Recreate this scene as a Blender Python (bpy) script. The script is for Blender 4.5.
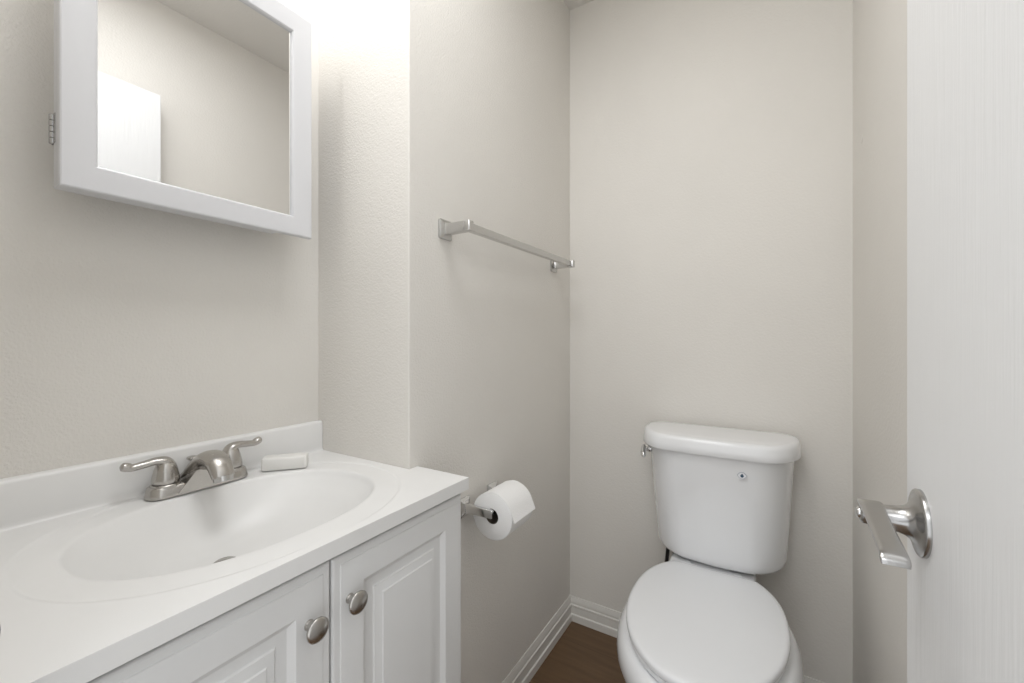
import bpy, bmesh, math
from mathutils import Vector, Matrix

scene = bpy.context.scene
for o in list(bpy.data.objects):
    bpy.data.objects.remove(o, do_unlink=True)
COL = scene.collection

# ------------------------------------------------------------------ camera
CAM_H = 1.1305
cam_data = bpy.data.cameras.new('camera')
cam = bpy.data.objects.new('camera', cam_data)
COL.objects.link(cam)
cam.location = (0, 0, CAM_H)
cam.rotation_euler = (math.radians(90), 0, math.radians(31.358))
cam_data.sensor_fit = 'HORIZONTAL'
cam_data.sensor_width = 36
cam_data.lens = 36 * 422.39 / 1024
cam_data.shift_y = -(341.5 - 336.4) / 1024
cam_data.clip_start = 0.02
cam_data.clip_end = 50
scene.camera = cam

# ------------------------------------------------------------------ world, lights, exposure
world = bpy.data.worlds.new('world')
scene.world = world
world.use_nodes = True
bg = world.node_tree.nodes['Background']
bg.inputs['Color'].default_value = (0.965, 0.985, 1.0, 1)
bg.inputs['Strength'].default_value = 1.35


def point_light(name, loc, watts, radius, col):
    d = bpy.data.lights.new(name, 'POINT')
    d.energy = watts
    d.shadow_soft_size = radius
    d.color = col
    o = bpy.data.objects.new(name, d)
    o.location = loc
    COL.objects.link(o)
    return o


def area_light(name, loc, rot, sx, sy, watts, col):
    d = bpy.data.lights.new(name, 'AREA')
    d.shape = 'RECTANGLE'
    d.size, d.size_y = sx, sy
    d.energy = watts
    d.color = col
    o = bpy.data.objects.new(name, d)
    o.location = loc
    o.rotation_euler = rot
    COL.objects.link(o)
    return o


BULB = (0.972, 0.986, 1.0)
for yb in (0.11, 0.28, 0.45):          # the bulbs of the bar above the mirror
    point_light('vanity_bulb', (-0.885, yb, 2.10), 0.90, 0.04, BULB)
# fill light added under the ceiling to brighten the walls, not a fixture
area_light('ceiling_fill', (-0.38, 0.45, 2.41), (0, 0, 0), 0.48, 0.48, 7.4, BULB)
# unseen fill added in the hall, brightening the room through the doorway
area_light('hall_fill', (-0.20, -0.50, 1.95), (math.radians(75), 0, 0), 0.7, 0.3, 3.0, BULB)

scene.view_settings.view_transform = 'Standard'
scene.view_settings.look = 'None'
scene.view_settings.gamma = 1.0
scene.view_settings.use_curve_mapping = False
scene.view_settings.exposure = 0.0

# ------------------------------------------------------------------ dimensions
XV, XT, XR = -1.014, -0.6850, 0.208      # vanity wall, towel wall, right wall
YC, YB, YF = 0.684, 1.571, 0.062        # side of the chase, back wall, front wall
H = 2.44
ZC = 0.835                              # counter top
XF = -0.5386                            # counter front
YE = 0.7096                             # counter right end
YL = 0.070                              # counter left end
XD = 0.140                              # face of the open door

# ------------------------------------------------------------------ materials


def material(name, color, rough=0.5, metal=0.0, coat=0.0, spec=0.5):
    m = bpy.data.materials.new(name)
    m.use_nodes = True
    b = m.node_tree.nodes['Principled BSDF']
    b.inputs['Base Color'].default_value = (*color, 1)
    b.inputs['Roughness'].default_value = rough
    b.inputs['Metallic'].default_value = metal
    b.inputs['Coat Weight'].default_value = coat
    b.inputs['Coat Roughness'].default_value = 0.08
    b.inputs['Specular IOR Level'].default_value = spec
    return m


def nodes(m):
    nt = m.node_tree
    return nt, nt.nodes, nt.links, nt.nodes['Principled BSDF']


def add_coord(m, scale=(1, 1, 1)):
    nt, n, l, b = nodes(m)
    tc = n.new('ShaderNodeTexCoord')
    mp = n.new('ShaderNodeMapping')
    mp.inputs['Scale'].default_value = scale
    l.new(tc.outputs['Object'], mp.inputs['Vector'])
    return mp.outputs['Vector']


def add_bump(m, vec, scale, dist, strength=1.0, detail=3.0, rough=0.55):
    nt, n, l, b = nodes(m)
    tx = n.new('ShaderNodeTexNoise')
    tx.inputs['Scale'].default_value = scale
    tx.inputs['Detail'].default_value = detail
    tx.inputs['Roughness'].default_value = rough
    l.new(vec, tx.inputs['Vector'])
    bp = n.new('ShaderNodeBump')
    bp.inputs['Distance'].default_value = dist
    bp.inputs['Strength'].default_value = strength
    l.new(tx.outputs['Fac'], bp.inputs['Height'])
    l.new(bp.outputs['Normal'], b.inputs['Normal'])
    return tx


def add_variation(m, vec, scale, c0, c1, detail=4.0, lo=0.35, hi=0.65):
    nt, n, l, b = nodes(m)
    tx = n.new('ShaderNodeTexNoise')
    tx.inputs['Scale'].default_value = scale
    tx.inputs['Detail'].default_value = detail
    l.new(vec, tx.inputs['Vector'])
    r = n.new('ShaderNodeValToRGB')
    r.color_ramp.elements[0].position = lo
    r.color_ramp.elements[1].position = hi
    r.color_ramp.elements[0].color = (*c0, 1)
    r.color_ramp.elements[1].color = (*c1, 1)
    l.new(tx.outputs['Fac'], r.inputs['Fac'])
    l.new(r.outputs['Color'], b.inputs['Base Color'])


def paint(name, color, bump_scale, bump_dist):
    m = material(name, color, 0.62)
    v = add_coord(m)
    add_bump(m, v, bump_scale, bump_dist)
    add_variation(m, v, 3.0, tuple(c * 0.985 for c in color), tuple(min(1, c * 1.01) for c in color))
    return m


WALL_COL = (0.755, 0.728, 0.684)
M = {}
M['wall'] = paint('wall_paint_orange_peel', WALL_COL, 210, 0.0013)
M['wall_smooth'] = paint('wall_paint_fine', WALL_COL, 150, 0.0008)
M['ceiling'] = paint('ceiling_paint', (0.76, 0.735, 0.695), 120, 0.0012)
M['trim'] = material('trim_paint', (0.74, 0.72, 0.68), 0.4)
M['door'] = material('door_paint', (0.80, 0.80, 0.80), 0.45)
add_bump(M['door'], add_coord(M['door'], (1, 1, 0.045)), 150, 0.0007, 1.0, 5.0, 0.6)
M['cabinet'] = material('thermofoil_white', (0.75, 0.75, 0.745), 0.42)
add_bump(M['cabinet'], add_coord(M['cabinet']), 60, 0.0003)
M['frame'] = material('mirror_frame_white', (0.63, 0.63, 0.645), 0.4)
add_bump(M['frame'], add_coord(M['frame']), 90, 0.0002)
M['dark'] = material('dark_gap', (0.03, 0.028, 0.026), 0.8)
M['marble'] = material('cultured_marble', (0.79, 0.785, 0.775), 0.36, 0, 0.0)
add_variation(M['marble'], add_coord(M['marble']), 9, (0.78, 0.775, 0.763), (0.80, 0.795, 0.785), 6)
M['porcelain'] = material('porcelain', (0.85, 0.855, 0.865), 0.12, 0, 0.5)
add_variation(M['porcelain'], add_coord(M['porcelain']), 4, (0.845, 0.85, 0.86), (0.86, 0.865, 0.875))
M['seat'] = material('toilet_seat_plastic', (0.85, 0.858, 0.872), 0.22)
add_variation(M['seat'], add_coord(M['seat']), 4, (0.845, 0.853, 0.867), (0.855, 0.863, 0.877))
M['mirror'] = material('mirror_glass', (0.87, 0.875, 0.88), 0.0, 1.0)
M['paper'] = material('toilet_paper', (0.86, 0.855, 0.845), 0.95)
add_bump(M['paper'], add_coord(M['paper']), 350, 0.0006)
M['core'] = material('cardboard_core', (0.10, 0.08, 0.06), 0.9)
M['soap'] = material('soap_bar', (0.82, 0.81, 0.78), 0.4)
M['rubber'] = material('black_rubber', (0.012, 0.012, 0.013), 0.35)
M['sticker'] = material('sticker_white', (0.80, 0.81, 0.83), 0.4)
M['sticker_grey'] = material('sticker_grey', (0.40, 0.42, 0.46), 0.5)
M['sticker_blue'] = material('sticker_blue', (0.03, 0.07, 0.12), 0.4)
M['caulk'] = material('caulk', (0.72, 0.70, 0.66), 0.5)


def metal(name, color, rough, scale=(1, 1, 1)):
    m = material(name, color, rough, 1.0)
    nt, n, l, b = nodes(m)
    v = add_coord(m, scale)
    tx = n.new('ShaderNodeTexNoise')
    tx.inputs['Scale'].default_value = 90
    tx.inputs['Detail'].default_value = 4
    l.new(v, tx.inputs['Vector'])
    mr = n.new('ShaderNodeMapRange')
    mr.inputs['To Min'].default_value = rough * 0.96
    mr.inputs['To Max'].default_value = rough * 1.04
    l.new(tx.outputs['Fac'], mr.inputs['Value'])
    l.new(mr.outputs['Result'], b.inputs['Roughness'])
    return m


M['nickel'] = metal('brushed_nickel', (0.50, 0.48, 0.455), 0.27, (1, 1, 6))
M['chrome'] = metal('polished_chrome', (0.72, 0.72, 0.72), 0.07)
M['satin'] = metal('satin_chrome', (0.56, 0.555, 0.545), 0.22)
M['steel'] = metal('satin_steel', (0.47, 0.465, 0.46), 0.24)

# plank floor
M['floor'] = material('wood_floor', (0.2, 0.12, 0.07), 0.42)


def floor_nodes():
    m = M['floor']
    nt, n, l, b = nodes(m)
    tc = n.new('ShaderNodeTexCoord')
    mp = n.new('ShaderNodeMapping')
    mp.inputs['Location'].default_value = (0.35, -0.07, 0)
    l.new(tc.outputs['Object'], mp.inputs['Vector'])
    br = n.new('ShaderNodeTexBrick')
    br.inputs['Scale'].default_value = 1.0
    br.inputs['Brick Width'].default_value = 1.2
    br.inputs['Row Height'].default_value = 0.23
    br.inputs['Mortar Size'].default_value = 0.0012
    br.inputs['Color1'].default_value = (0.150, 0.088, 0.043, 1)
    br.inputs['Color2'].default_value = (0.142, 0.083, 0.041, 1)
    br.inputs['Mortar'].default_value = (0.095, 0.056, 0.028, 1)
    l.new(mp.outputs['Vector'], br.inputs['Vector'])
    mp2 = n.new('ShaderNodeMapping')
    mp2.inputs['Scale'].default_value = (2.2, 26, 1)
    l.new(tc.outputs['Object'], mp2.inputs['Vector'])
    nz = n.new('ShaderNodeTexNoise')
    nz.inputs['Scale'].default_value = 2.2
    nz.inputs['Detail'].default_value = 7
    l.new(mp2.outputs['Vector'], nz.inputs['Vector'])
    mr = n.new('ShaderNodeMapRange')
    mr.inputs['From Min'].default_value = 0.3
    mr.inputs['From Max'].default_value = 0.7
    mr.inputs['To Min'].default_value = 0.82
    mr.inputs['To Max'].default_value = 1.12
    l.new(nz.outputs['Fac'], mr.inputs['Value'])
    mx = n.new('ShaderNodeMix')
    mx.data_type = 'RGBA'
    mx.blend_type = 'MULTIPLY'
    mx.inputs[0].default_value = 1.0
    l.new(br.outputs['Color'], mx.inputs[6])
    cmb = n.new('ShaderNodeCombineColor')
    for i in range(3):
        l.new(mr.outputs['Result'], cmb.inputs[i])
    l.new(cmb.outputs['Color'], mx.inputs[7])
    l.new(mx.outputs[2], b.inputs['Base Color'])


floor_nodes()

# ------------------------------------------------------------------ mesh helpers


def finish(name, bm, mat, parent=None, smooth=35, bevel=None, subsurf=0, origin=None):
    bmesh.ops.remove_doubles(bm, verts=bm.verts, dist=1e-6)
    bmesh.ops.recalc_face_normals(bm, faces=bm.faces)
    me = bpy.data.meshes.new(name)
    if origin is not None:
        bmesh.ops.translate(bm, verts=bm.verts, vec=-Vector(origin))
    bm.to_mesh(me)
    bm.free()
    me.materials.append(mat)
    if smooth:
        for p in me.polygons:
            p.use_smooth = True
        me.set_sharp_from_angle(angle=math.radians(smooth))
    o = bpy.data.objects.new(name, me)
    COL.objects.link(o)
    if origin is not None:
        o.location = origin
    if parent is not None:
        o.parent = parent
        po = Vector(parent.location)
        p = parent.parent
        while p is not None:
            po += Vector(p.location)
            p = p.parent
        o.location = Vector(o.location) - po
    if bevel:
        md = o.modifiers.new('bevel', 'BEVEL')
        md.width = bevel[0]
        md.segments = bevel[1]
        md.limit_method = 'ANGLE'
        md.angle_limit = math.radians(bevel[2] if len(bevel) > 2 else 40)
        md.harden_normals = False
    if subsurf:
        md = o.modifiers.new('subsurf', 'SUBSURF')
        md.levels = md.render_levels = subsurf
    return o


def box(bm, x0, x1, y0, y1, z0, z1):
    vs = [bm.verts.new((x, y, z)) for x in (x0, x1) for y in (y0, y1) for z in (z0, z1)]
    for f in ((0, 1, 3, 2), (4, 6, 7, 5), (0, 4, 5, 1), (2, 3, 7, 6), (0, 2, 6, 4), (1, 5, 7, 3)):
        bm.faces.new([vs[i] for i in f])


def loft(bm, rings, cap0=True, cap1=True, closed=True):
    rows = [[bm.verts.new(p) for p in r] for r in rings]
    n = len(rows[0])
    for a, b in zip(rows, rows[1:]):
        for i in range(n if closed else n - 1):
            j = (i + 1) % n
            bm.faces.new((a[i], a[j], b[j], b[i]))
    if cap0:
        bm.faces.new(rows[0])
    if cap1:
        bm.faces.new(rows[-1])
    return rows


def prism(bm, pts, d0, d1, axis):
    """extrude a 2D outline along an axis: 'x' -> (y,z), 'y' -> (x,z), 'z' -> (x,y)"""
    def P(a, b, d):
        return {'x': (d, a, b), 'y': (a, d, b), 'z': (a, b, d)}[axis]
    loft(bm, [[P(a, b, d0) for a, b in pts], [P(a, b, d1) for a, b in pts]])


def basis(axis):
    w = Vector(axis).normalized()
    t = Vector((0, 0, 1)) if abs(w.z) < 0.9 else Vector((1, 0, 0))
    u = t.cross(w).normalized()
    v = w.cross(u)
    return u, v, w


def lathe(bm, origin, axis, profile, n=40, cap0=True, cap1=True, sx=1.0, sy=1.0):
    """profile: (distance along the axis, radius)"""
    u, v, w = basis(axis)
    o = Vector(origin)
    rings = []
    for d, r in profile:
        r = max(r, 1e-5)
        rings.append([o + w * d + u * (r * sx * math.cos(2 * math.pi * i / n)) +
                      v * (r * sy * math.sin(2 * math.pi * i / n)) for i in range(n)])
    loft(bm, rings, cap0, cap1)


def catmull(pts, steps):
    out = []
    P = [pts[0]] + list(pts) + [pts[-1]]
    for i in range(1, len(P) - 2):
        for s in range(steps):
            t = s / steps
            out.append(tuple(0.5 * (2 * b + (c - a) * t + (2 * a - 5 * b + 4 * c - d) * t * t + (3 * b - a - 3 * c + d) * t ** 3)
                             for a, b, c, d in zip(P[i - 1], P[i], P[i + 1], P[i + 2])))
    out.append(tuple(pts[-1]))
    return out


def sweep(bm, stations, side, n=24, steps=5, power=2.0, cap=True):
    """stations: (x, y, z, half width along 'side', half thickness); rounded tube through them"""
    st = catmull(stations, steps)
    side = Vector(side).normalized()
    rings = []
    for i, s in enumerate(st):
        p = Vector(s[:3])
        a = Vector(st[max(i - 1, 0)][:3])
        b = Vector(st[min(i + 1, len(st) - 1)][:3])
        t = (b - a).normalized()
        sd = (side - t * side.dot(t)).normalized()
        up = t.cross(sd)
        ring = []
        for k in range(n):
            th = 2 * math.pi * k / n
            c, d = math.cos(th), math.sin(th)
            e = 2.0 / power
            ring.append(p + sd * (s[3] * math.copysign(abs(c) ** e, c)) + up * (s[4] * math.copysign(abs(d) ** e, d)))
        rings.append(ring)
    loft(bm, rings, cap, cap)


def empty(name, loc, label, cat, group=None):
    o = bpy.data.objects.new(name, None)
    o.empty_display_size = 0.05
    COL.objects.link(o)
    o.location = loc
    tag(o, label, cat, group)
    return o


def tag(o, label, cat, group=None):
    o['label'] = label
    o['category'] = cat
    if group:
        o['group'] = group
    return o


def structure(o):
    o['kind'] = 'structure'
    return o


def new():
    return bmesh.new()


# ------------------------------------------------------------------ the room
T = 0.10
b = new(); box(b, XV - T, XR + T, -1.3, YB + T, -0.08, 0.0)
structure(finish('floor', b, M['floor'], smooth=0))
b = new(); box(b, XV - T, XR + T, YF - 0.12, YB + T, H, H + 0.08)
structure(finish('ceiling', b, M['ceiling'], smooth=0))
b = new(); box(b, XV - T, XV, YF - 0.12, YC, 0, H)
structure(finish('wall_left', b, M['wall'], smooth=0))
b = new(); box(b, XV - T, XT, YC, YB, 0, H)
structure(finish('wall_alcove', b, M['wall'], smooth=0, bevel=(0.0025, 3)))
b = new(); box(b, XV - T, XR + T, YB, YB + T, 0, H)
structure(finish('wall_back', b, M['wall_smooth'], smooth=0))
b = new(); box(b, XR, XR + T, YF - 0.12, YB, 0, H)
wall_right = structure(finish('wall_right', b, M['wall_smooth'], smooth=0))
b = new(); lathe(b, (XR + 0.0005, 1.428, 1.65), (-1, 0, 0), [(0, 0.012), (0.001, 0.012), (0.0016, 0.009)], 28)
finish('round_patch', b, M['wall_smooth'], wall_right)

# front wall with the doorway the camera stands in
XJ0, XJ1, ZJ = -0.492, 0.178, 2.06
b = new()
box(b, XV, XJ0 - 0.02, YF - 0.12, YF, 0, H)
box(b, XJ1 + 0.02, XR, YF - 0.12, YF, 0, H)
box(b, XJ0 - 0.02, XJ1 + 0.02, YF - 0.12, YF, ZJ + 0.02, H)
structure(finish('wall_front', b, M['wall'], smooth=0))
b = new()
box(b, XJ0 - 0.02, XJ0, YF - 0.12, YF, 0, ZJ + 0.02)
box(b, XJ1, XJ1 + 0.02, YF - 0.12, YF, 0, ZJ + 0.02)
box(b, XJ0, XJ1, YF - 0.12, YF, ZJ, ZJ + 0.02)
box(b, XJ0, XJ0 + 0.012, YF - 0.075, YF - 0.04, 0, ZJ)
jamb = structure(finish('trim_1', b, M['door'], smooth=0))

# baseboards with a stepped profile
PROF = [(0, 0), (0.015, 0), (0.015, 0.026), (0.0135, 0.0275), (0.0105, 0.0295), (0.010, 0.055), (0.0115, 0.058),
        (0.0115, 0.0625), (0.0075, 0.065), (0.007, 0.0685), (0.0085, 0.071), (0.0075, 0.080), (0.005, 0.086),
        (0.0035, 0.092), (0, 0.092)]


def baseboard(name, path):
    """path: 3D loft of profile at [(origin, direction out)] stations"""
    b = new()
    rings = []
    for (x, y, dx, dy) in path:
        rings.append([(x + dx * d, y + dy * d, z) for d, z in PROF])
    loft(b, rings)
    return structure(finish(name, b, M['trim'], smooth=20))


baseboard('baseboard_left', [(XT, YC + 0.03, 1, 0), (XT, YB, 1, -1)])
baseboard('baseboard_back', [(XT, YB, 1, -1), (XR, YB, -1, -1)])
baseboard('baseboard_right', [(XR, YB, -1, -1), (XR, YF, -1, 0)])

# caulk beads in the wall corners
for nm, x, y, sx in (('trim_2', XT, YB, 1), ('trim_3', XR, YB, -1)):
    b = new(); prism(b, [(x, y), (x + sx * 0.0014, y), (x, y - 0.0014)], 0.093, H, 'z')
    structure(finish(nm, b, M['wall_smooth'], smooth=0))

# ------------------------------------------------------------------ the open door, with its handle
DY0, DY1 = 0.012, 0.6755
b = new(); box(b, XD, XD + 0.035, DY0, DY1, 0.012, 2.045)
door = structure(finish('door_1', b, M['door'], smooth=0, bevel=(0.0015, 2), origin=(XD + 0.0175, DY0, 0)))
HY, HZ = 0.6165, 0.9300
hb = new()
lathe(hb, (XD, HY, HZ), (-1, 0, 0), [(0, 0.0350), (0.0034, 0.0350), (0.0044, 0.0343), (0.0052, 0.0325), (0.0062, 0.0285),
                                     (0.0080, 0.0225), (0.0105, 0.0182), (0.0145, 0.0155), (0.0200, 0.0138), (0.0270, 0.0132), (0.0320, 0.0130),
                                     (0.0325, 0.0122), (0.0330, 0.0122)], 56)
handle = finish('door_handle', hb, M['steel'], door, smooth=50)
lb = new()
lathe(lb, (XD - 0.0330, HY, HZ + 0.0005), (-1, 0, 0), [(0, 0.0124), (0.006, 0.0122), (0.0165, 0.0110), (0.0185, 0.0102), (0.0195, 0.008)], 40)
# flat blade reaching towards the hinges
sweep(lb, [(XD - 0.0435, HY + 0.011, HZ + 0.0095, 0.0095, 0.0020),
           (XD - 0.0435, HY - 0.002, HZ + 0.0135, 0.0110, 0.0028),
           (XD - 0.0435, HY - 0.030, HZ + 0.0115, 0.0102, 0.0026),
           (XD - 0.0435, HY - 0.068, HZ + 0.0065, 0.0102, 0.0024),
           (XD - 0.0435, HY - 0.104, HZ + 0.0030, 0.0102, 0.0026),
           (XD - 0.0435, HY - 0.1135, HZ - 0.0008, 0.0108, 0.0026),
           (XD - 0.0435, HY - 0.1160, HZ - 0.0050, 0.0100, 0.0020)], (1, 0, 0), n=28, power=4.5)
lever = finish('lever', lb, M['steel'], handle, smooth=50)
b = new()
lathe(b, (XD - 0.0522, HY, HZ + 0.0005), (-1, 0, 0), [(0, 0.0062), (0.0020, 0.0060), (0.0032, 0.0045), (0.0036, 0.001)], 28)
finish('privacy_button', b, M['chrome'], handle, smooth=50)

# strike plate on the far jamb (only its curved lip enters the picture)
b = new()
prism(b, [(YF - 0.045, 0.880), (YF - 0.045, 0.943), (YF - 0.010, 0.943), (YF + 0.000, 0.936), (YF + 0.0055, 0.927), (YF + 0.0082, 0.918),
          (YF + 0.0088, 0.9115), (YF + 0.0082, 0.905), (YF + 0.0055, 0.896), (YF + 0.000, 0.887), (YF - 0.010, 0.880)], XJ0 + 0.0002, XJ0 + 0.0022, 'x')
tag(finish('strike_plate', b, M['steel'], smooth=30, bevel=(0.0006, 2), origin=(XJ0 + 0.0012, YF - 0.02, 0.924)),
    'metal strike plate at the left picture edge beside the counter', 'strike plate')

# ------------------------------------------------------------------ vanity cabinet
XK = -0.553                              # carcass front; the doors lie on it
VY0, VY1 = 0.080, 0.7065
VTOP = ZC - 0.0255
vanity = empty('vanity_cabinet', (-0.78, 0.39, 0), 'white two-door vanity cabinet with raised panels under the sink counter', 'cabinet')
b = new()
XB0, XB1 = XV + 0.016, XK - 0.0185
box(b, XB0, XB1, VY0, VY0 + 0.015, 0, VTOP)
box(b, XT + 0.016, XB1, VY1 - 0.0165, VY1 - 0.0015, 0, VTOP)
box(b, XB0, XT + 0.016, YC - 0.017, YC - 0.002, 0, VTOP)
box(b, XB0, XB0 + 0.006, VY0 + 0.015, YC - 0.017, 0.09, VTOP)
box(b, XB0 + 0.006, XB1, VY0 + 0.015, YC - 0.017, 0.09, 0.105)
box(b, XB1 - 0.07, XB1 - 0.055, VY0 + 0.015, VY1 - 0.0165, 0.0, 0.09)
box(b, XB1 - 0.010, XB1, VY0 + 0.015, VY1 - 0.0165, 0.105, 0.135)
finish('carcass', b, M['cabinet'], vanity, smooth=0)


def cabinet_door(y0, y1, z0, z1):
    b = new()
    XB = XK - 0.018

    def rect(ins, x):
        return [(x, y0 + ins, z0 + ins), (x, y1 - ins, z0 + ins), (x, y1 - ins, z1 - ins), (x, y0 + ins, z1 - ins)]
    X = XK
    prof = [(0, XB), (0, X - 0.0055), (0.0012, X - 0.0035), (0.0035, X - 0.0022), (0.0125, X - 0.0018), (0.0138, X - 0.0004),
            (0.0155, X), (0.0545, X), (0.0555, X - 0.0008), (0.0640, X - 0.0070), (0.0660, X - 0.0075), (0.0790, X - 0.0075), (0.0800, X - 0.0070),
            (0.0815, X - 0.0052), (0.0825, X - 0.0050), (0.0925, X - 0.0012), (0.0935, X - 0.0010), (0.0955, X + 0.0006), (0.0975, X + 0.0008)]
    loft(b, [rect(i, x) for i, x in prof])
    return b


for (y0, y1, yk, zk) in ((VY0, 0.3945, 0.3590, 0.7245), (0.3975, VY1, 0.4265, 0.7265)):
    d = finish('door', cabinet_door(y0, y1, 0.10, VTOP - 0.0118), M['cabinet'], vanity, smooth=20,
               origin=(XK, (y0 + y1) / 2, 0.45))
    kb = new()
    lathe(kb, (XK, yk, zk), (1, 0, 0), [(0, 0.0075), (0.002, 0.0068), (0.004, 0.0055), (0.011, 0.0052), (0.014, 0.0065), (0.016, 0.0120),
                                        (0.0175, 0.0155), (0.0190, 0.0166), (0.0210, 0.0168), (0.0222, 0.0160), (0.0236, 0.0130),
                                        (0.0250, 0.0085), (0.0257, 0.0040), (0.0259, 0.0005)], 44, sx=1.0, sy=1.0)
    finish('knob', kb, M['nickel'], d, smooth=45)

# ------------------------------------------------------------------ counter with integral sink
SX, SY = -0.772, 0.3875                 # centre of the bowl
AX, AY = 0.164, 0.2225


def sup(th, ax, ay, p):
    c, s = math.cos(th), math.sin(th)
    return SX + ax * math.copysign(abs(c) ** (2 / p), c), SY + ay * math.copysign(abs(s) ** (2 / p), s)


counter = empty('sink_countertop', (-0.78, 0.39, VTOP), 'white cultured marble vanity top with oval basin and low backsplash', 'sink')
outline_fixed = [(XF, YL), (XF, YE), (XT + 0.0005, YE), (XT + 0.0005, YC - 0.0005), (XV + 0.001, YC - 0.0005), (XV + 0.001, YL)]
# walk round the outline and pair every outline point with a direction from the bowl centre
pts = []
n_seg = {0: 34, 1: 9, 2: 2, 3: 18, 4: 34, 5: 26}
for i in range(6):
    a, c = outline_fixed[i], outline_fixed[(i + 1) % 6]
    for k in range(n_seg[i]):
        t = k / n_seg[i]
        pts.append((a[0] + (c[0] - a[0]) * t, a[1] + (c[1] - a[1]) * t))


def bowl_angle(x, y):
    return math.atan2((y - SY) / AY, (x - SX) / AX)


natural = [bowl_angle(*p) for p in outline_fixed] + [bowl_angle(*outline_fixed[0]) + 2 * math.pi]
for i in range(1, 6):
    if natural[i] < natural[i - 1] - math.pi:
        natural[i] += 2 * math.pi
wanted = list(natural)
wanted[2], wanted[3] = math.radians(60), math.radians(63)      # no fold at the notch round the chase
angs = []
for i in range(6):
    a, c = outline_fixed[i], outline_fixed[(i + 1) % 6]
    for k in range(n_seg[i]):
        t = k / n_seg[i]
        if i != 2:
            th = bowl_angle(a[0] + (c[0] - a[0]) * t, a[1] + (c[1] - a[1]) * t)
            if th < natural[i] - 1e-6:
                th += 2 * math.pi
            t = (th - natural[i]) / (natural[i + 1] - natural[i])
        angs.append(wanted[i] + (wanted[i + 1] - wanted[i]) * t)


def ring(ax, ay, z, p=2.25, dx=0.0):
    out = []
    for th in angs:
        x, y = sup(th, ax, ay, p)
        out.append((x + dx, y + dx * 1.05, z))
    return out


def clamp_ring(ax, ay, z, p):
    """the soft ridge outside the bowl, kept inside the slab"""
    out = []
    for th in angs:
        x, y = sup(th, ax, ay, p)
        out.append((min(max(x, XV + 0.027), XF - 0.016), min(max(y, YL + 0.014), YC - 0.016), z))
    return out


DEPTH = 0.0965
rings = []
for k in range(12, 0, -1):
    t = k / 12
    r = (1 - t) * 0.945 + t * 0.15
    z = ZC - 0.016 - (DEPTH - 0.016) * (1 - ((r - 0.15) / 0.795) ** 2.7)
    rings.append(ring(AX * r + 0.010, AY * r * 0.98 + 0.010, z - 0.012, 2.25 - 0.25 * t, dx=-0.024 * t))
rings += [ring(AX + 0.012, AY + 0.012, ZC - 0.0275), ring(AX + 0.016, AY + 0.016, ZC - 0.0247)]
rings += [[(x, y, ZC - 0.0245) for x, y in pts], [(x, y, ZC) for x, y in pts]]
rings += [clamp_ring(0.2215, 0.2745, ZC, 2.2), clamp_ring(0.2185, 0.2715, ZC, 2.2), clamp_ring(0.2165, 0.2695, ZC - 0.0018, 2.2), clamp_ring(0.2135, 0.2665, ZC - 0.0019, 2.2)]
rings += [ring(AX + 0.010, AY + 0.010, ZC - 0.0022), ring(AX + 0.0045, AY + 0.0045, ZC - 0.0024), ring(AX + 0.0015, AY + 0.0015, ZC - 0.0034), ring(AX - 0.0008, AY - 0.0008, ZC - 0.0055),
          ring(AX - 0.0035, AY - 0.0035, ZC - 0.0100), ring(AX - 0.0075, AY - 0.0075, ZC - 0.016)]
for k in range(1, 13):
    t = k / 12
    r = (1 - t) * 0.945 + t * 0.15
    z = ZC - 0.016 - (DEPTH - 0.016) * (1 - ((r - 0.15) / 0.795) ** 2.7) ** 1.0
    rings.append(ring(AX * r, AY * r * 0.98 + 0.0, z, 2.25 - 0.25 * t, dx=-0.024 * t))
b = new()
loft(b, rings)
top = finish('basin_slab', b, M['marble'], counter, smooth=50)
md = top.modifiers.new('bevel', 'BEVEL')
md.width = 0.0042; md.segments = 3; md.limit_method = 'ANGLE'; md.angle_limit = math.radians(65)
# underside and backsplash
b = new()
prism(b, [(XV + 0.0005, ZC - 0.001), (XV + 0.0005, ZC + 0.0755), (XV + 0.0145, ZC + 0.0755), (XV + 0.0175, ZC + 0.0735), (XV + 0.0195, ZC + 0.069),
          (XV + 0.0200, ZC + 0.010), (XV + 0.0208, ZC + 0.004), (XV + 0.0225, ZC + 0.0012), (XV + 0.0250, ZC + 0.0001), (XV + 0.0250, ZC - 0.001)],
      YL, YC - 0.001, 'y')
finish('backsplash', b, M['marble'], counter, smooth=40)
DZ = ZC - DEPTH
b = new()
lathe(b, (SX - 0.024, SY - 0.025, DZ + 0.0002), (0, 0, 1), [(0, 0.0235), (0.0014, 0.0235), (0.0024, 0.0220), (0.0026, 0.0195), (0.0010, 0.0185), (0.001, 0.016)], 40)
drain = finish('drain_flange', b, M['nickel'], counter, smooth=40)
b = new()
lathe(b, (SX - 0.024, SY - 0.025, DZ + 0.0002), (0, 0, 1), [(0, 0.010), (0.004, 0.010), (0.004, 0.0178), (0.0055, 0.0183), (0.0074, 0.0150), (0.0082, 0.0075), (0.0085, 0.001)], 40)
finish('stopper', b, M['nickel'], counter, smooth=40)

# ------------------------------------------------------------------ faucet
FX, FY = -0.9625, 0.3925
faucet = empty('faucet', (FX, FY, ZC), 'brushed nickel two-handle faucet behind the basin', 'faucet')
b = new()


def stadium(hx, hy, z, cx=FX, n=12, p=2.0):
    """rounded bar outline, long along y"""
    out = []
    r = hx
    for k in range(n + 1):
        th = -math.pi / 2 + math.pi * k / n
        out.append((cx + r * math.sin(th) * 1.0, FY + (hy - r) + r * math.cos(th), z))
    for k in range(n + 1):
        th = math.pi / 2 + math.pi * k / n
        out.append((cx + r * math.sin(th), FY - (hy - r) + r * math.cos(th), z))
    return out


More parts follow.
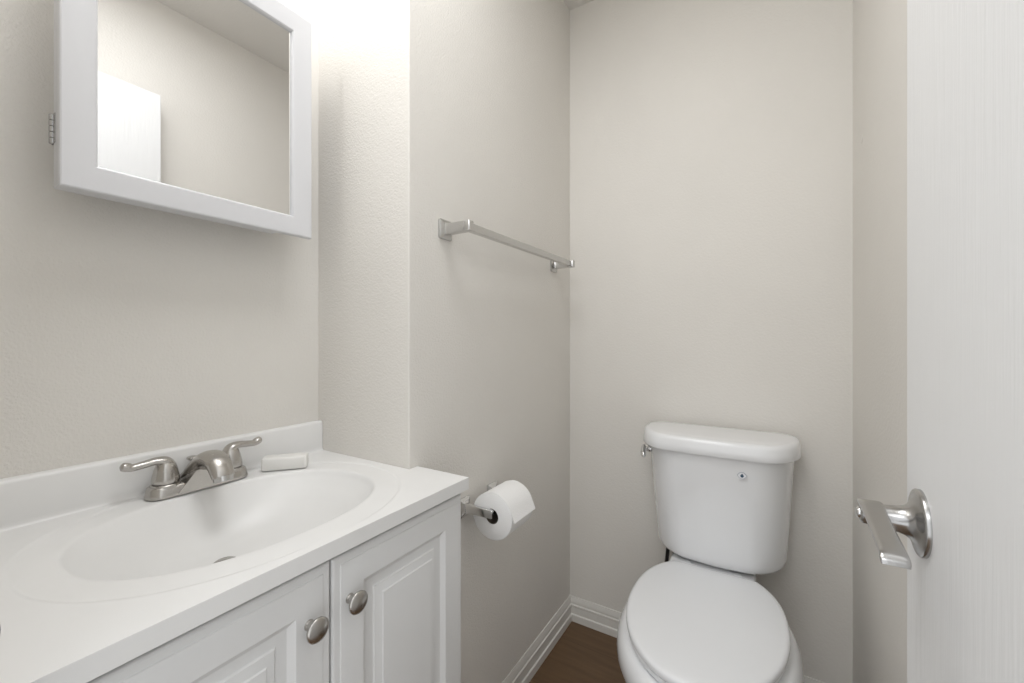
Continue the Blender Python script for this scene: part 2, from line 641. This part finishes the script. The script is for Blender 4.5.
loft(b, [stadium(0.0255, 0.0870, ZC + 0.0002), stadium(0.0255, 0.0870, ZC + 0.002), stadium(0.0247, 0.0862, ZC + 0.0065), stadium(0.0233, 0.0848, ZC + 0.0140),
         stadium(0.0217, 0.0832, ZC + 0.0180), stadium(0.0195, 0.0810, ZC + 0.0195)])
# collars under the handles
for s in (-1, 1):
    lathe(b, (FX, FY + s * 0.0555, ZC + 0.016), (0, 0, 1), [(0, 0.0238), (0.005, 0.0232), (0.0065, 0.0215)], 40)
finish('base_plate', b, M['nickel'], faucet, smooth=40)
for s in (-1, 1):
    b = new()
    cy = FY + s * 0.0555
    # bell-shaped hub
    lathe(b, (FX, cy, ZC + 0.0235), (0, 0, 1), [(0, 0.0200), (0.0015, 0.0212), (0.006, 0.0212), (0.015, 0.0198), (0.025, 0.0176), (0.034, 0.0148),
                                                (0.0405, 0.0110), (0.0445, 0.0070), (0.0462, 0.0020)], 40)
    # lever flowing out of its crown and lifting at the tip
    sweep(b, [(FX, cy - s * 0.0120, ZC + 0.0480, 0.0100, 0.0060),
              (FX, cy - s * 0.0010, ZC + 0.0615, 0.0130, 0.0088),
              (FX, cy + s * 0.0150, ZC + 0.0660, 0.0105, 0.0070),
              (FX - 0.001, cy + s * 0.0320, ZC + 0.0640, 0.0084, 0.0066),
              (FX - 0.002, cy + s * 0.0480, ZC + 0.0625, 0.0082, 0.0064),
              (FX - 0.003, cy + s * 0.0540, ZC + 0.0645, 0.0088, 0.0076),
              (FX - 0.0035, cy + s * 0.0610, ZC + 0.0670, 0.0078, 0.0070),
              (FX - 0.004, cy + s * 0.0640, ZC + 0.0680, 0.0030, 0.0025)], (1, 0, 0), n=24, steps=6)
    finish('handle', b, M['nickel'], faucet, smooth=45)
b = new()
sweep(b, [(FX - 0.012, FY, ZC + 0.0150, 0.0340, 0.012),
          (FX + 0.000, FY, ZC + 0.0270, 0.0310, 0.0150),
          (FX + 0.014, FY, ZC + 0.0430, 0.0265, 0.0170),
          (FX + 0.034, FY, ZC + 0.0570, 0.0232, 0.0165),
          (FX + 0.056, FY, ZC + 0.0610, 0.0218, 0.0155),
          (FX + 0.076, FY, ZC + 0.0545, 0.0208, 0.0150),
          (FX + 0.088, FY, ZC + 0.0420, 0.0195, 0.0140),
          (FX + 0.0925, FY, ZC + 0.0330, 0.0185, 0.0130)], (0, 1, 0), n=32, steps=6, power=2.2)
# skirt that ties the spout to the plate
sk = [(FX - 0.020, 0.036, 0.0185), (FX + 0.000, 0.040, 0.0190), (FX + 0.022, 0.040, 0.0190), (FX + 0.0285, 0.036, 0.0180)]
loft(b, [[(FX - 0.020, FY - 0.036, ZC + 0.004), (FX + 0.0290, FY - 0.046, ZC + 0.004), (FX + 0.0290, FY + 0.046, ZC + 0.004), (FX - 0.020, FY + 0.036, ZC + 0.004)],
         [(FX - 0.018, FY - 0.032, ZC + 0.022), (FX + 0.0285, FY - 0.036, ZC + 0.016), (FX + 0.0285, FY + 0.036, ZC + 0.016), (FX - 0.018, FY + 0.032, ZC + 0.022)],
         [(FX - 0.006, FY - 0.026, ZC + 0.034), (FX + 0.036, FY - 0.020, ZC + 0.042), (FX + 0.036, FY + 0.020, ZC + 0.042), (FX - 0.006, FY + 0.026, ZC + 0.034)]])
finish('spout', b, M['nickel'], faucet, smooth=60)
b = new()
lathe(b, (FX + 0.0915, FY, ZC + 0.036), (0.20, 0, -1), [(0, 0.0165), (0.0095, 0.0160), (0.0105, 0.0150), (0.0105, 0.012), (0.006, 0.0115)], 32)
finish('aerator', b, M['satin'], faucet, smooth=40)
b = new()
lathe(b, (FX - 0.0180, FY - 0.006, ZC + 0.015), (0, 0, 1), [(0, 0.003), (0.034, 0.003), (0.035, 0.0055), (0.0385, 0.0095), (0.0415, 0.0090), (0.043, 0.004)], 24)
finish('lift_rod', b, M['nickel'], faucet, smooth=40)

# ------------------------------------------------------------------ soap bar
ang = math.atan2(0.070, 0.061)
b = new()


def rrect(hx, hy, r, z, n=6):
    out = []
    for cx, cy, a0 in ((hx - r, hy - r, 0), (-hx + r, hy - r, 90), (-hx + r, -hy + r, 180), (hx - r, -hy + r, 270)):
        for k in range(n + 1):
            a = math.radians(a0 + 90 * k / n)
            out.append((cx + r * math.cos(a), cy + r * math.sin(a), z))
    return out


loft(b, [rrect(0.0445, 0.0165, 0.006, 0), rrect(0.0460, 0.0180, 0.007, 0.002), rrect(0.0458, 0.0178, 0.007, 0.023), rrect(0.0445, 0.0168, 0.006, 0.0260),
         rrect(0.0420, 0.0150, 0.006, 0.0272)])
soap = finish('soap_bar', b, M['soap'], smooth=40)
sc = Vector((-0.9175, 0.535, 0)) + Vector((-math.sin(ang), math.cos(ang), 0)) * 0.0185
soap.location = (sc.x, sc.y, ZC + 0.0002)
soap.rotation_euler = (0, 0, ang)
tag(soap, 'small white soap bar on the counter right of the faucet', 'soap')

# ------------------------------------------------------------------ medicine cabinet
XM = -0.905                              # face of the frame
MY0, MY1, MZ0, MZ1 = 0.1865, 0.5950, 1.3565, 1.8570
mc = empty('medicine_cabinet', (XV, (MY0 + MY1) / 2, MZ0), 'white framed mirror cabinet hung on the wall above the sink', 'mirror cabinet')
b = new(); box(b, XV + 0.0005, XM - 0.0355, MY0 + 0.026, MY1 - 0.026, MZ0 + 0.030, MZ1 - 0.026)
finish('body', b, M['frame'], mc, smooth=0, bevel=(0.001, 2))
b = new(); box(b, XM - 0.0360, XM - 0.0125, MY0 + 0.0015, MY1 - 0.072, MZ0 + 0.001, MZ1 - 0.001)
finish('door_backing', b, M['frame'], mc, smooth=0, bevel=(0.001, 2))
b = new()


def mrect(i, x):
    return [(x, MY0 + i, MZ0 + i), (x, MY1 - i, MZ0 + i), (x, MY1 - i, MZ1 - i), (x, MY0 + i, MZ1 - i)]


FW = 0.0415
loft(b, [mrect(0, XM - 0.013), mrect(0, XM - 0.003), mrect(0.0012, XM - 0.0008), mrect(0.0030, XM), mrect(FW - 0.002, XM - 0.0035), mrect(FW, XM - 0.0042),
         mrect(FW + 0.0028, XM - 0.0075), mrect(FW + 0.0029, XM - 0.0120), mrect(FW + 0.0012, XM - 0.0125)], cap0=False, cap1=False)
rows = None
finish('frame', b, M['frame'], mc, smooth=18)
b = new(); box(b, XM - 0.0124, XM - 0.0112, MY0 + FW, MY1 - FW, MZ0 + FW, MZ1 - FW)
finish('mirror_glass', b, M['mirror'], mc, smooth=0)
b = new()
HGZ = 1.4495
for k in range(5):
    lathe(b, (XM - 0.0380, MY0 + 0.0004, HGZ - 0.0225 + k * 0.0090), (0, 0, 1), [(0, 0.0032), (0.0005, 0.0038), (0.0080, 0.0038), (0.0085, 0.0032)], 20)
box(b, XM - 0.0365, XM - 0.026, MY0 + 0.0006, MY0 + 0.003, HGZ - 0.0225, HGZ + 0.0225)
box(b, XM - 0.0442, XM - 0.0428, MY0 + 0.001, MY0 + 0.027, HGZ - 0.0225, HGZ + 0.0225)
box(b, XM - 0.0442, XM - 0.0360, MY0 + 0.0010, MY0 + 0.0020, HGZ - 0.0225, HGZ + 0.0225)
finish('hinge', b, M['steel'], mc, smooth=30)

# ------------------------------------------------------------------ towel bar
TZ = 1.3930
tb = empty('towel_bar', (XT, 1.12, TZ), 'chrome towel bar with square posts on the side wall', 'towel bar')
for y in (0.804, 1.417):
    b = new()
    # flared wall plate, narrowing to the arm that carries the bar
    def sq(x, hy, hz):
        return rr(x, y, TZ, hy, hz, min(hy, hz) * 0.22)
    def rr(x, cy, cz, hy, hz, r, n=4):
        out = []
        for a, c, a0 in ((hy - r, hz - r, 0), (-hy + r, hz - r, 90), (-hy + r, -hz + r, 180), (hy - r, -hz + r, 270)):
            for k in range(n + 1):
                t = math.radians(a0 + 90 * k / n)
                out.append((x, cy + a + r * math.cos(t), cz + c + r * math.sin(t)))
        return out
    loft(b, [sq(XT, 0.0235, 0.0240), sq(XT + 0.0045, 0.0235, 0.0240), sq(XT + 0.0065, 0.0210, 0.0220), sq(XT + 0.0085, 0.0160, 0.0175),
             sq(XT + 0.0115, 0.0110, 0.0140), sq(XT + 0.0150, 0.0095, 0.0130), sq(XT + 0.060, 0.0090, 0.0125), sq(XT + 0.0800, 0.0100, 0.0130),
             sq(XT + 0.0825, 0.0085, 0.0120)])
    finish('post', b, M['satin'], tb, smooth=35)
b = new()
box(b, XT + 0.0600, XT + 0.0760, 0.807, 1.414, TZ - 0.0095, TZ + 0.0095)
finish('bar', b, M['satin'], tb, smooth=0, bevel=(0.0012, 2))

# ------------------------------------------------------------------ toilet paper holder and roll
RX, RZ = XT + 0.083, 0.6835
RY0, RY1 = 0.889, 0.999
ph = empty('toilet_paper_holder', (XT, 0.95, RZ), 'chrome two-arm paper holder on the wall beside the vanity', 'paper holder')
for y, s in ((RY0 - 0.010, 1), (RY1 + 0.010, -1)):
    b = new()
    def rr2(x, hy, hz, r, n=4, y=y):
        out = []
        for a, c, a0 in ((hy - r, hz - r, 0), (-hy + r, hz - r, 90), (-hy + r, -hz + r, 180), (hy - r, -hz + r, 270)):
            for k in range(n + 1):
                t = math.radians(a0 + 90 * k / n)
                out.append((x, y + a + r * math.cos(t), RZ + c + r * math.sin(t)))
        return out
    loft(b, [rr2(XT, 0.0225, 0.0250, 0.003), rr2(XT + 0.0040, 0.0225, 0.0250, 0.003), rr2(XT + 0.006, 0.021, 0.0235, 0.003), rr2(XT + 0.0085, 0.0120, 0.016, 0.002),
             rr2(XT + 0.012, 0.0075, 0.0125, 0.002), rr2(XT + 0.030, 0.0060, 0.0110, 0.002), rr2(XT + 0.090, 0.0055, 0.0105, 0.002), rr2(XT + 0.0925, 0.0045, 0.0095, 0.002)])
    finish('arm', b, M['chrome'], ph, smooth=35)
b = new()
lathe(b, (RX, RY0 - 0.007, RZ), (0, 1, 0), [(0, 0.0065), (0.050, 0.0065), (0.050, 0.0075), (RY1 - RY0 + 0.014, 0.0075)], 24)
finish('spindle', b, M['satin'], ph, smooth=40)

roll = empty('toilet_paper_roll', (RX, (RY0 + RY1) / 2, RZ), 'white toilet paper roll hanging in the chrome holder', 'toilet paper')
RR, RC = 0.0595, 0.0195
RZc = RZ - (RC - 0.0092)
b = new()
outer, N = [], 72
tail_a = math.radians(18)               # where the loose sheet leaves the roll (angle above the front)
for k in range(N):
    a = 2 * math.pi * k / N
    outer.append((RX + RR * math.cos(a), RZc + RR * math.sin(a)))
inner = [(RX + RC * math.cos(2 * math.pi * k / N), RZc + RC * math.sin(2 * math.pi * k / N)) for k in range(N)]
loft(b, [[(x, RY0, z) for x, z in inner],
         [(RX + (RR - 0.0015) * math.cos(2 * math.pi * k / N), RY0, RZc + (RR - 0.0015) * math.sin(2 * math.pi * k / N)) for k in range(N)],
         [(x, RY0 + 0.0012, z) for x, z in outer], [(x, RY1 - 0.0012, z) for x, z in outer],
         [(RX + (RR - 0.0015) * math.cos(2 * math.pi * k / N), RY1, RZc + (RR - 0.0015) * math.sin(2 * math.pi * k / N)) for k in range(N)],
         [(x, RY1, z) for x, z in inner], [(x, RY0, z) for x, z in inner]], False, False)
finish('paper', b, M['paper'], roll, smooth=50)
b = new()                                # loose end: lies on the roll, then hangs free
tail = []
for k in range(9):
    a = math.radians(95 - (95 - 28) * k / 8)
    tail.append((RX + (RR + 0.0012) * math.cos(a), RZc + (RR + 0.0012) * math.sin(a)))
x0, z0 = tail[-1]
dxz = (math.sin(math.radians(28)), -math.cos(math.radians(28)))
for k in range(1, 5):
    q = 0.036 * k / 4
    tail.append((x0 + dxz[0] * q * 0.80, z0 + dxz[1] * q))
under = [(x - 0.0012 * math.cos(math.radians(40)), z - 0.0012 * math.sin(math.radians(40))) for x, z in reversed(tail)]
prism(b, tail + under, RY0 + 0.0006, RY1 - 0.0006, 'y')
finish('loose_sheet', b, M['paper'], roll, smooth=30)
b = new()
lathe(b, (RX, RY0 + 0.0015, RZc), (0, 1, 0), [(0, RC + 0.0002), (0, RC - 0.0012), (RY1 - RY0 - 0.003, RC - 0.0012), (RY1 - RY0 - 0.003, RC + 0.0002), (0, RC + 0.0002)], 48, False, False)
finish('cardboard_core', b, M['core'], roll, smooth=40)

# ------------------------------------------------------------------ toilet
TX = -0.1415
toilet = empty('toilet', (TX, 1.25, 0), 'white two-piece toilet with closed seat lid against the back wall', 'toilet')


def egg(hw, yw, front, back, z, pf=2.0, pb=2.4, ymax=9, n=72, cx=TX):
    """outline: widest at yw, reaching front (towards the camera) and back"""
    out = []
    for k in range(n):
        th = 2 * math.pi * k / n
        c, s = math.cos(th), math.sin(th)
        if s < 0:
            out.append((cx + hw * math.copysign(abs(c) ** (2 / pf), c), yw - (yw - front) * abs(s) ** (2 / pf), z))
        else:
            out.append((cx + hw * math.copysign(abs(c) ** (2 / pb), c), min(yw + (back - yw) * abs(s) ** (2 / pb), ymax), z))
    return out


# bowl and pedestal
b = new()
loft(b, [egg(0.122, 1.28, 1.075, 1.50, 0.0, 2.4, 3.0), egg(0.122, 1.28, 1.075, 1.50, 0.015, 2.4, 3.0), egg(0.112, 1.28, 1.09, 1.49, 0.03, 2.4, 3.0),
         egg(0.106, 1.28, 1.085, 1.485, 0.10, 2.4, 3.0), egg(0.118, 1.26, 1.04, 1.48, 0.16, 2.3, 2.8), egg(0.150, 1.22, 0.985, 1.46, 0.215, 2.1, 2.6),
         egg(0.180, 1.20, 0.935, 1.44, 0.265, 2.0, 2.5), egg(0.205, 1.19, 0.899, 1.43, 0.315, 2.0, 2.4), egg(0.210, 1.18, 0.884, 1.43, 0.345, 2.0, 2.4),
         egg(0.206, 1.18, 0.879, 1.43, 0.375, 2.0, 2.4), egg(0.196, 1.175, 0.883, 1.425, 0.392, 2.0, 2.4), egg(0.187, 1.175, 0.891, 1.42, 0.399, 2.0, 2.4),
         egg(0.174, 1.175, 0.905, 1.41, 0.4005, 2.0, 2.4)])
# deck that carries the tank
def deck(hx, y0, y1, z, r=0.02):
    cy = (y0 + y1) / 2
    return [(TX - 0.010 + px, cy + py, z) for px, py, _ in rrect(hx, (y1 - y0) / 2, r, 0, 6)]


loft(b, [deck(0.095, 1.34, 1.50, 0.16), deck(0.105, 1.34, 1.53, 0.28), deck(0.117, 1.34, 1.545, 0.36), deck(0.118, 1.345, 1.55, 0.420), deck(0.116, 1.345, 1.55, 0.427),
         deck(0.112, 1.35, 1.548, 0.4305)])
finish('bowl', b, M['porcelain'], toilet, smooth=50)

# seat ring and lid
b = new()
def seat_ring(s, z):
    return egg(0.183 - s, 1.17, 0.899 + s, 1.42 - s, z, 2.0, 2.4, 1.386 - s)
def seat_hole(s, z):
    return egg(0.110 + s, 1.14, 0.985 - s, 1.30 + s, z, 2.0, 2.2)
loft(b, [seat_hole(0, 0.404), seat_ring(0.008, 0.404), seat_ring(0.0045, 0.4055), seat_ring(0.0035, 0.410), seat_ring(0.0045, 0.415), seat_ring(0.009, 0.417), seat_hole(0, 0.417),
         seat_hole(0, 0.404)], False, False)
finish('seat', b, M['seat'], toilet, smooth=50)
b = new()
loft(b, [seat_ring(0.006, 0.4185), seat_ring(0.0012, 0.4200), seat_ring(0.0, 0.4235), seat_ring(0.0, 0.4300), seat_ring(0.0015, 0.4340), seat_ring(0.0055, 0.4368), seat_ring(0.012, 0.4382),
         seat_ring(0.030, 0.4392), seat_ring(0.065, 0.4402), seat_ring(0.110, 0.4406), seat_ring(0.150, 0.4408)])
finish('seat_lid', b, M['seat'], toilet, smooth=50)
for s in (-1, 1):
    b = new()
    lathe(b, (TX - 0.008 + s * 0.070, 1.402, 0.4215), (0, 0, 1), [(0, 0.0135), (0.0085, 0.0135), (0.0105, 0.0115), (0.011, 0.006)], 28, sx=1.3)
    finish('hinge_cap', b, M['seat'], toilet, smooth=40)

# tank: flat-fronted D section tapering downwards
TYB = 1.556


def dee(hw, yf, z, cx, yb=TYB, corner=0.16, rb=0.012, bow=0.012, n=14):
    """plan outline: back edge straight, front nearly flat with big rounded shoulders"""
    out = []
    ex = min(corner, hw * 0.8)           # shoulder length along x
    dy = min(yb - yf - rb - 0.002, 0.165)      # shoulder depth along y
    # front right -> back right
    p = 2.05
    m = 9
    for k in range(m):                    # flat, slightly bowed front from left to right
        t = -1 + 2 * k / (m - 1)
        out.append((cx + (hw - ex) * t, yf + bow * (t * t - 1) * 0.35 + 0.0, z))
    for k in range(1, n + 1):
        a = math.pi / 2 * k / n
        out.append((cx + hw - ex + ex * math.sin(a) ** (2 / p), yf + dy - dy * math.cos(a) ** (2 / p), z))
    for k in range(n + 1):
        a = math.pi / 2 * k / n
        out.append((cx + hw - rb + rb * math.cos(a), yb - rb + rb * math.sin(a), z))
    for k in range(n + 1):
        a = math.pi / 2 + math.pi / 2 * k / n
        out.append((cx - hw + rb + rb * math.cos(a), yb - rb + rb * math.sin(a), z))
    for k in range(n):
        a = math.pi / 2 * (1 - k / n)
        out.append((cx - hw + ex - ex * math.sin(a) ** (2 / p), yf + dy - dy * math.cos(a) ** (2 / p), z))
    return out


b = new()
ts = []
for (z, hw, yf) in ((0.4370, 0.157, 1.410), (0.4410, 0.169, 1.400), (0.4475, 0.178, 1.392), (0.4570, 0.1835, 1.387), (0.470, 0.1860, 1.384), (0.52, 0.1900, 1.377), (0.62, 0.1970, 1.365),
                    (0.72, 0.2040, 1.353), (0.789, 0.2080, 1.346)):
    ts.append(dee(hw, yf, z, -0.1430 + 0.003 * (0.789 - z) / 0.36, corner=0.112, rb=0.035))
loft(b, ts)
tank = finish('tank', b, M['porcelain'], toilet, smooth=50)
b = new()
LX = -0.1430
lid_prof = ((0.2165, 1.342, 0.786, 1.558), (0.2225, 1.335, 0.7865, 1.560), (0.2240, 1.333, 0.7895, 1.561), (0.2225, 1.3345, 0.806, 1.561),
            (0.2205, 1.3365, 0.820, 1.560), (0.2180, 1.339, 0.8265, 1.559), (0.2135, 1.344, 0.8302, 1.556), (0.2055, 1.351, 0.8315, 1.551), (0.1685, 1.39, 0.8325, 1.535))
loft(b, [dee(hw, yf, z, LX, yb, 0.092, rb=0.050) for hw, yf, z, yb in lid_prof])
finish('tank_lid', b, M['porcelain'], toilet, smooth=50)

# flush lever on the left flank
b = new()
lathe(b, (-0.336, 1.437, 0.758), (-1, -0.25, 0), [(0, 0.011), (0.008, 0.011), (0.010, 0.009), (0.013, 0.007), (0.018, 0.007)], 24)
sweep(b, [(-0.360, 1.446, 0.7645, 0.0030, 0.0030), (-0.3595, 1.440, 0.7630, 0.0075, 0.0065), (-0.3570, 1.425, 0.7585, 0.0105, 0.0085), (-0.3530, 1.406, 0.7520, 0.0112, 0.0092),
          (-0.3490, 1.392, 0.7470, 0.0095, 0.0080), (-0.3470, 1.385, 0.7445, 0.0035, 0.0030)], (0, 0, 1), n=24)
finish('flush_lever', b, M['chrome'], toilet, smooth=50)

# water saving emblem stuck on the tank front
EX, EZ = -0.0655, 0.7400
EY = 1.3505 - 0.0045


def emblem(bm, pts, d):
    prism(bm, [(EX + x, EZ + z) for x, z in pts], EY - d, EY + 0.004, 'y')


def vesica(w, h, n=16):
    out = []
    for k in range(n):
        t = -1 + 2 * k / n
        out.append((w * t, h * (1 - t * t)))
    for k in range(n):
        t = 1 - 2 * k / n
        out.append((w * t, -h * (1 - t * t)))
    return out


b = new(); emblem(b, vesica(0.0125, 0.0098), 0.0002)
st = finish('water_emblem', b, M['sticker_grey'], tank, smooth=0)
st['label'] = 'eye-shaped emblem with a blue water drop'
b = new(); emblem(b, vesica(0.0112, 0.0086), 0.0004)
finish('emblem_field', b, M['sticker'], tank, smooth=0)
b = new()
drop = [(0.0042 * math.cos(a), -0.0008 + 0.0042 * math.sin(a)) for a in [math.radians(150 + 240 * k / 16) for k in range(17)]] + [(0.0004, 0.0062)]
emblem(b, drop, 0.0006)
finish('water_drop', b, M['sticker_blue'], tank, smooth=0)

# supply hose between the shut-off valve and the tank
b = new()
sweep(b, [(-0.292, 1.490, 0.431, 0.0062, 0.0062), (-0.294, 1.492, 0.40, 0.0062, 0.0062), (-0.304, 1.508, 0.33, 0.0062, 0.0062), (-0.318, 1.520, 0.25, 0.0062, 0.0062),
          (-0.330, 1.528, 0.20, 0.0062, 0.0062), (-0.332, 1.530, 0.175, 0.0062, 0.0062)], (1, 0, 0), n=16)
hose = finish('supply_hose', b, M['rubber'], smooth=50, origin=(-0.332, 1.53, 0.175))
tag(hose, 'black water hose under the left end of the toilet tank', 'hose')
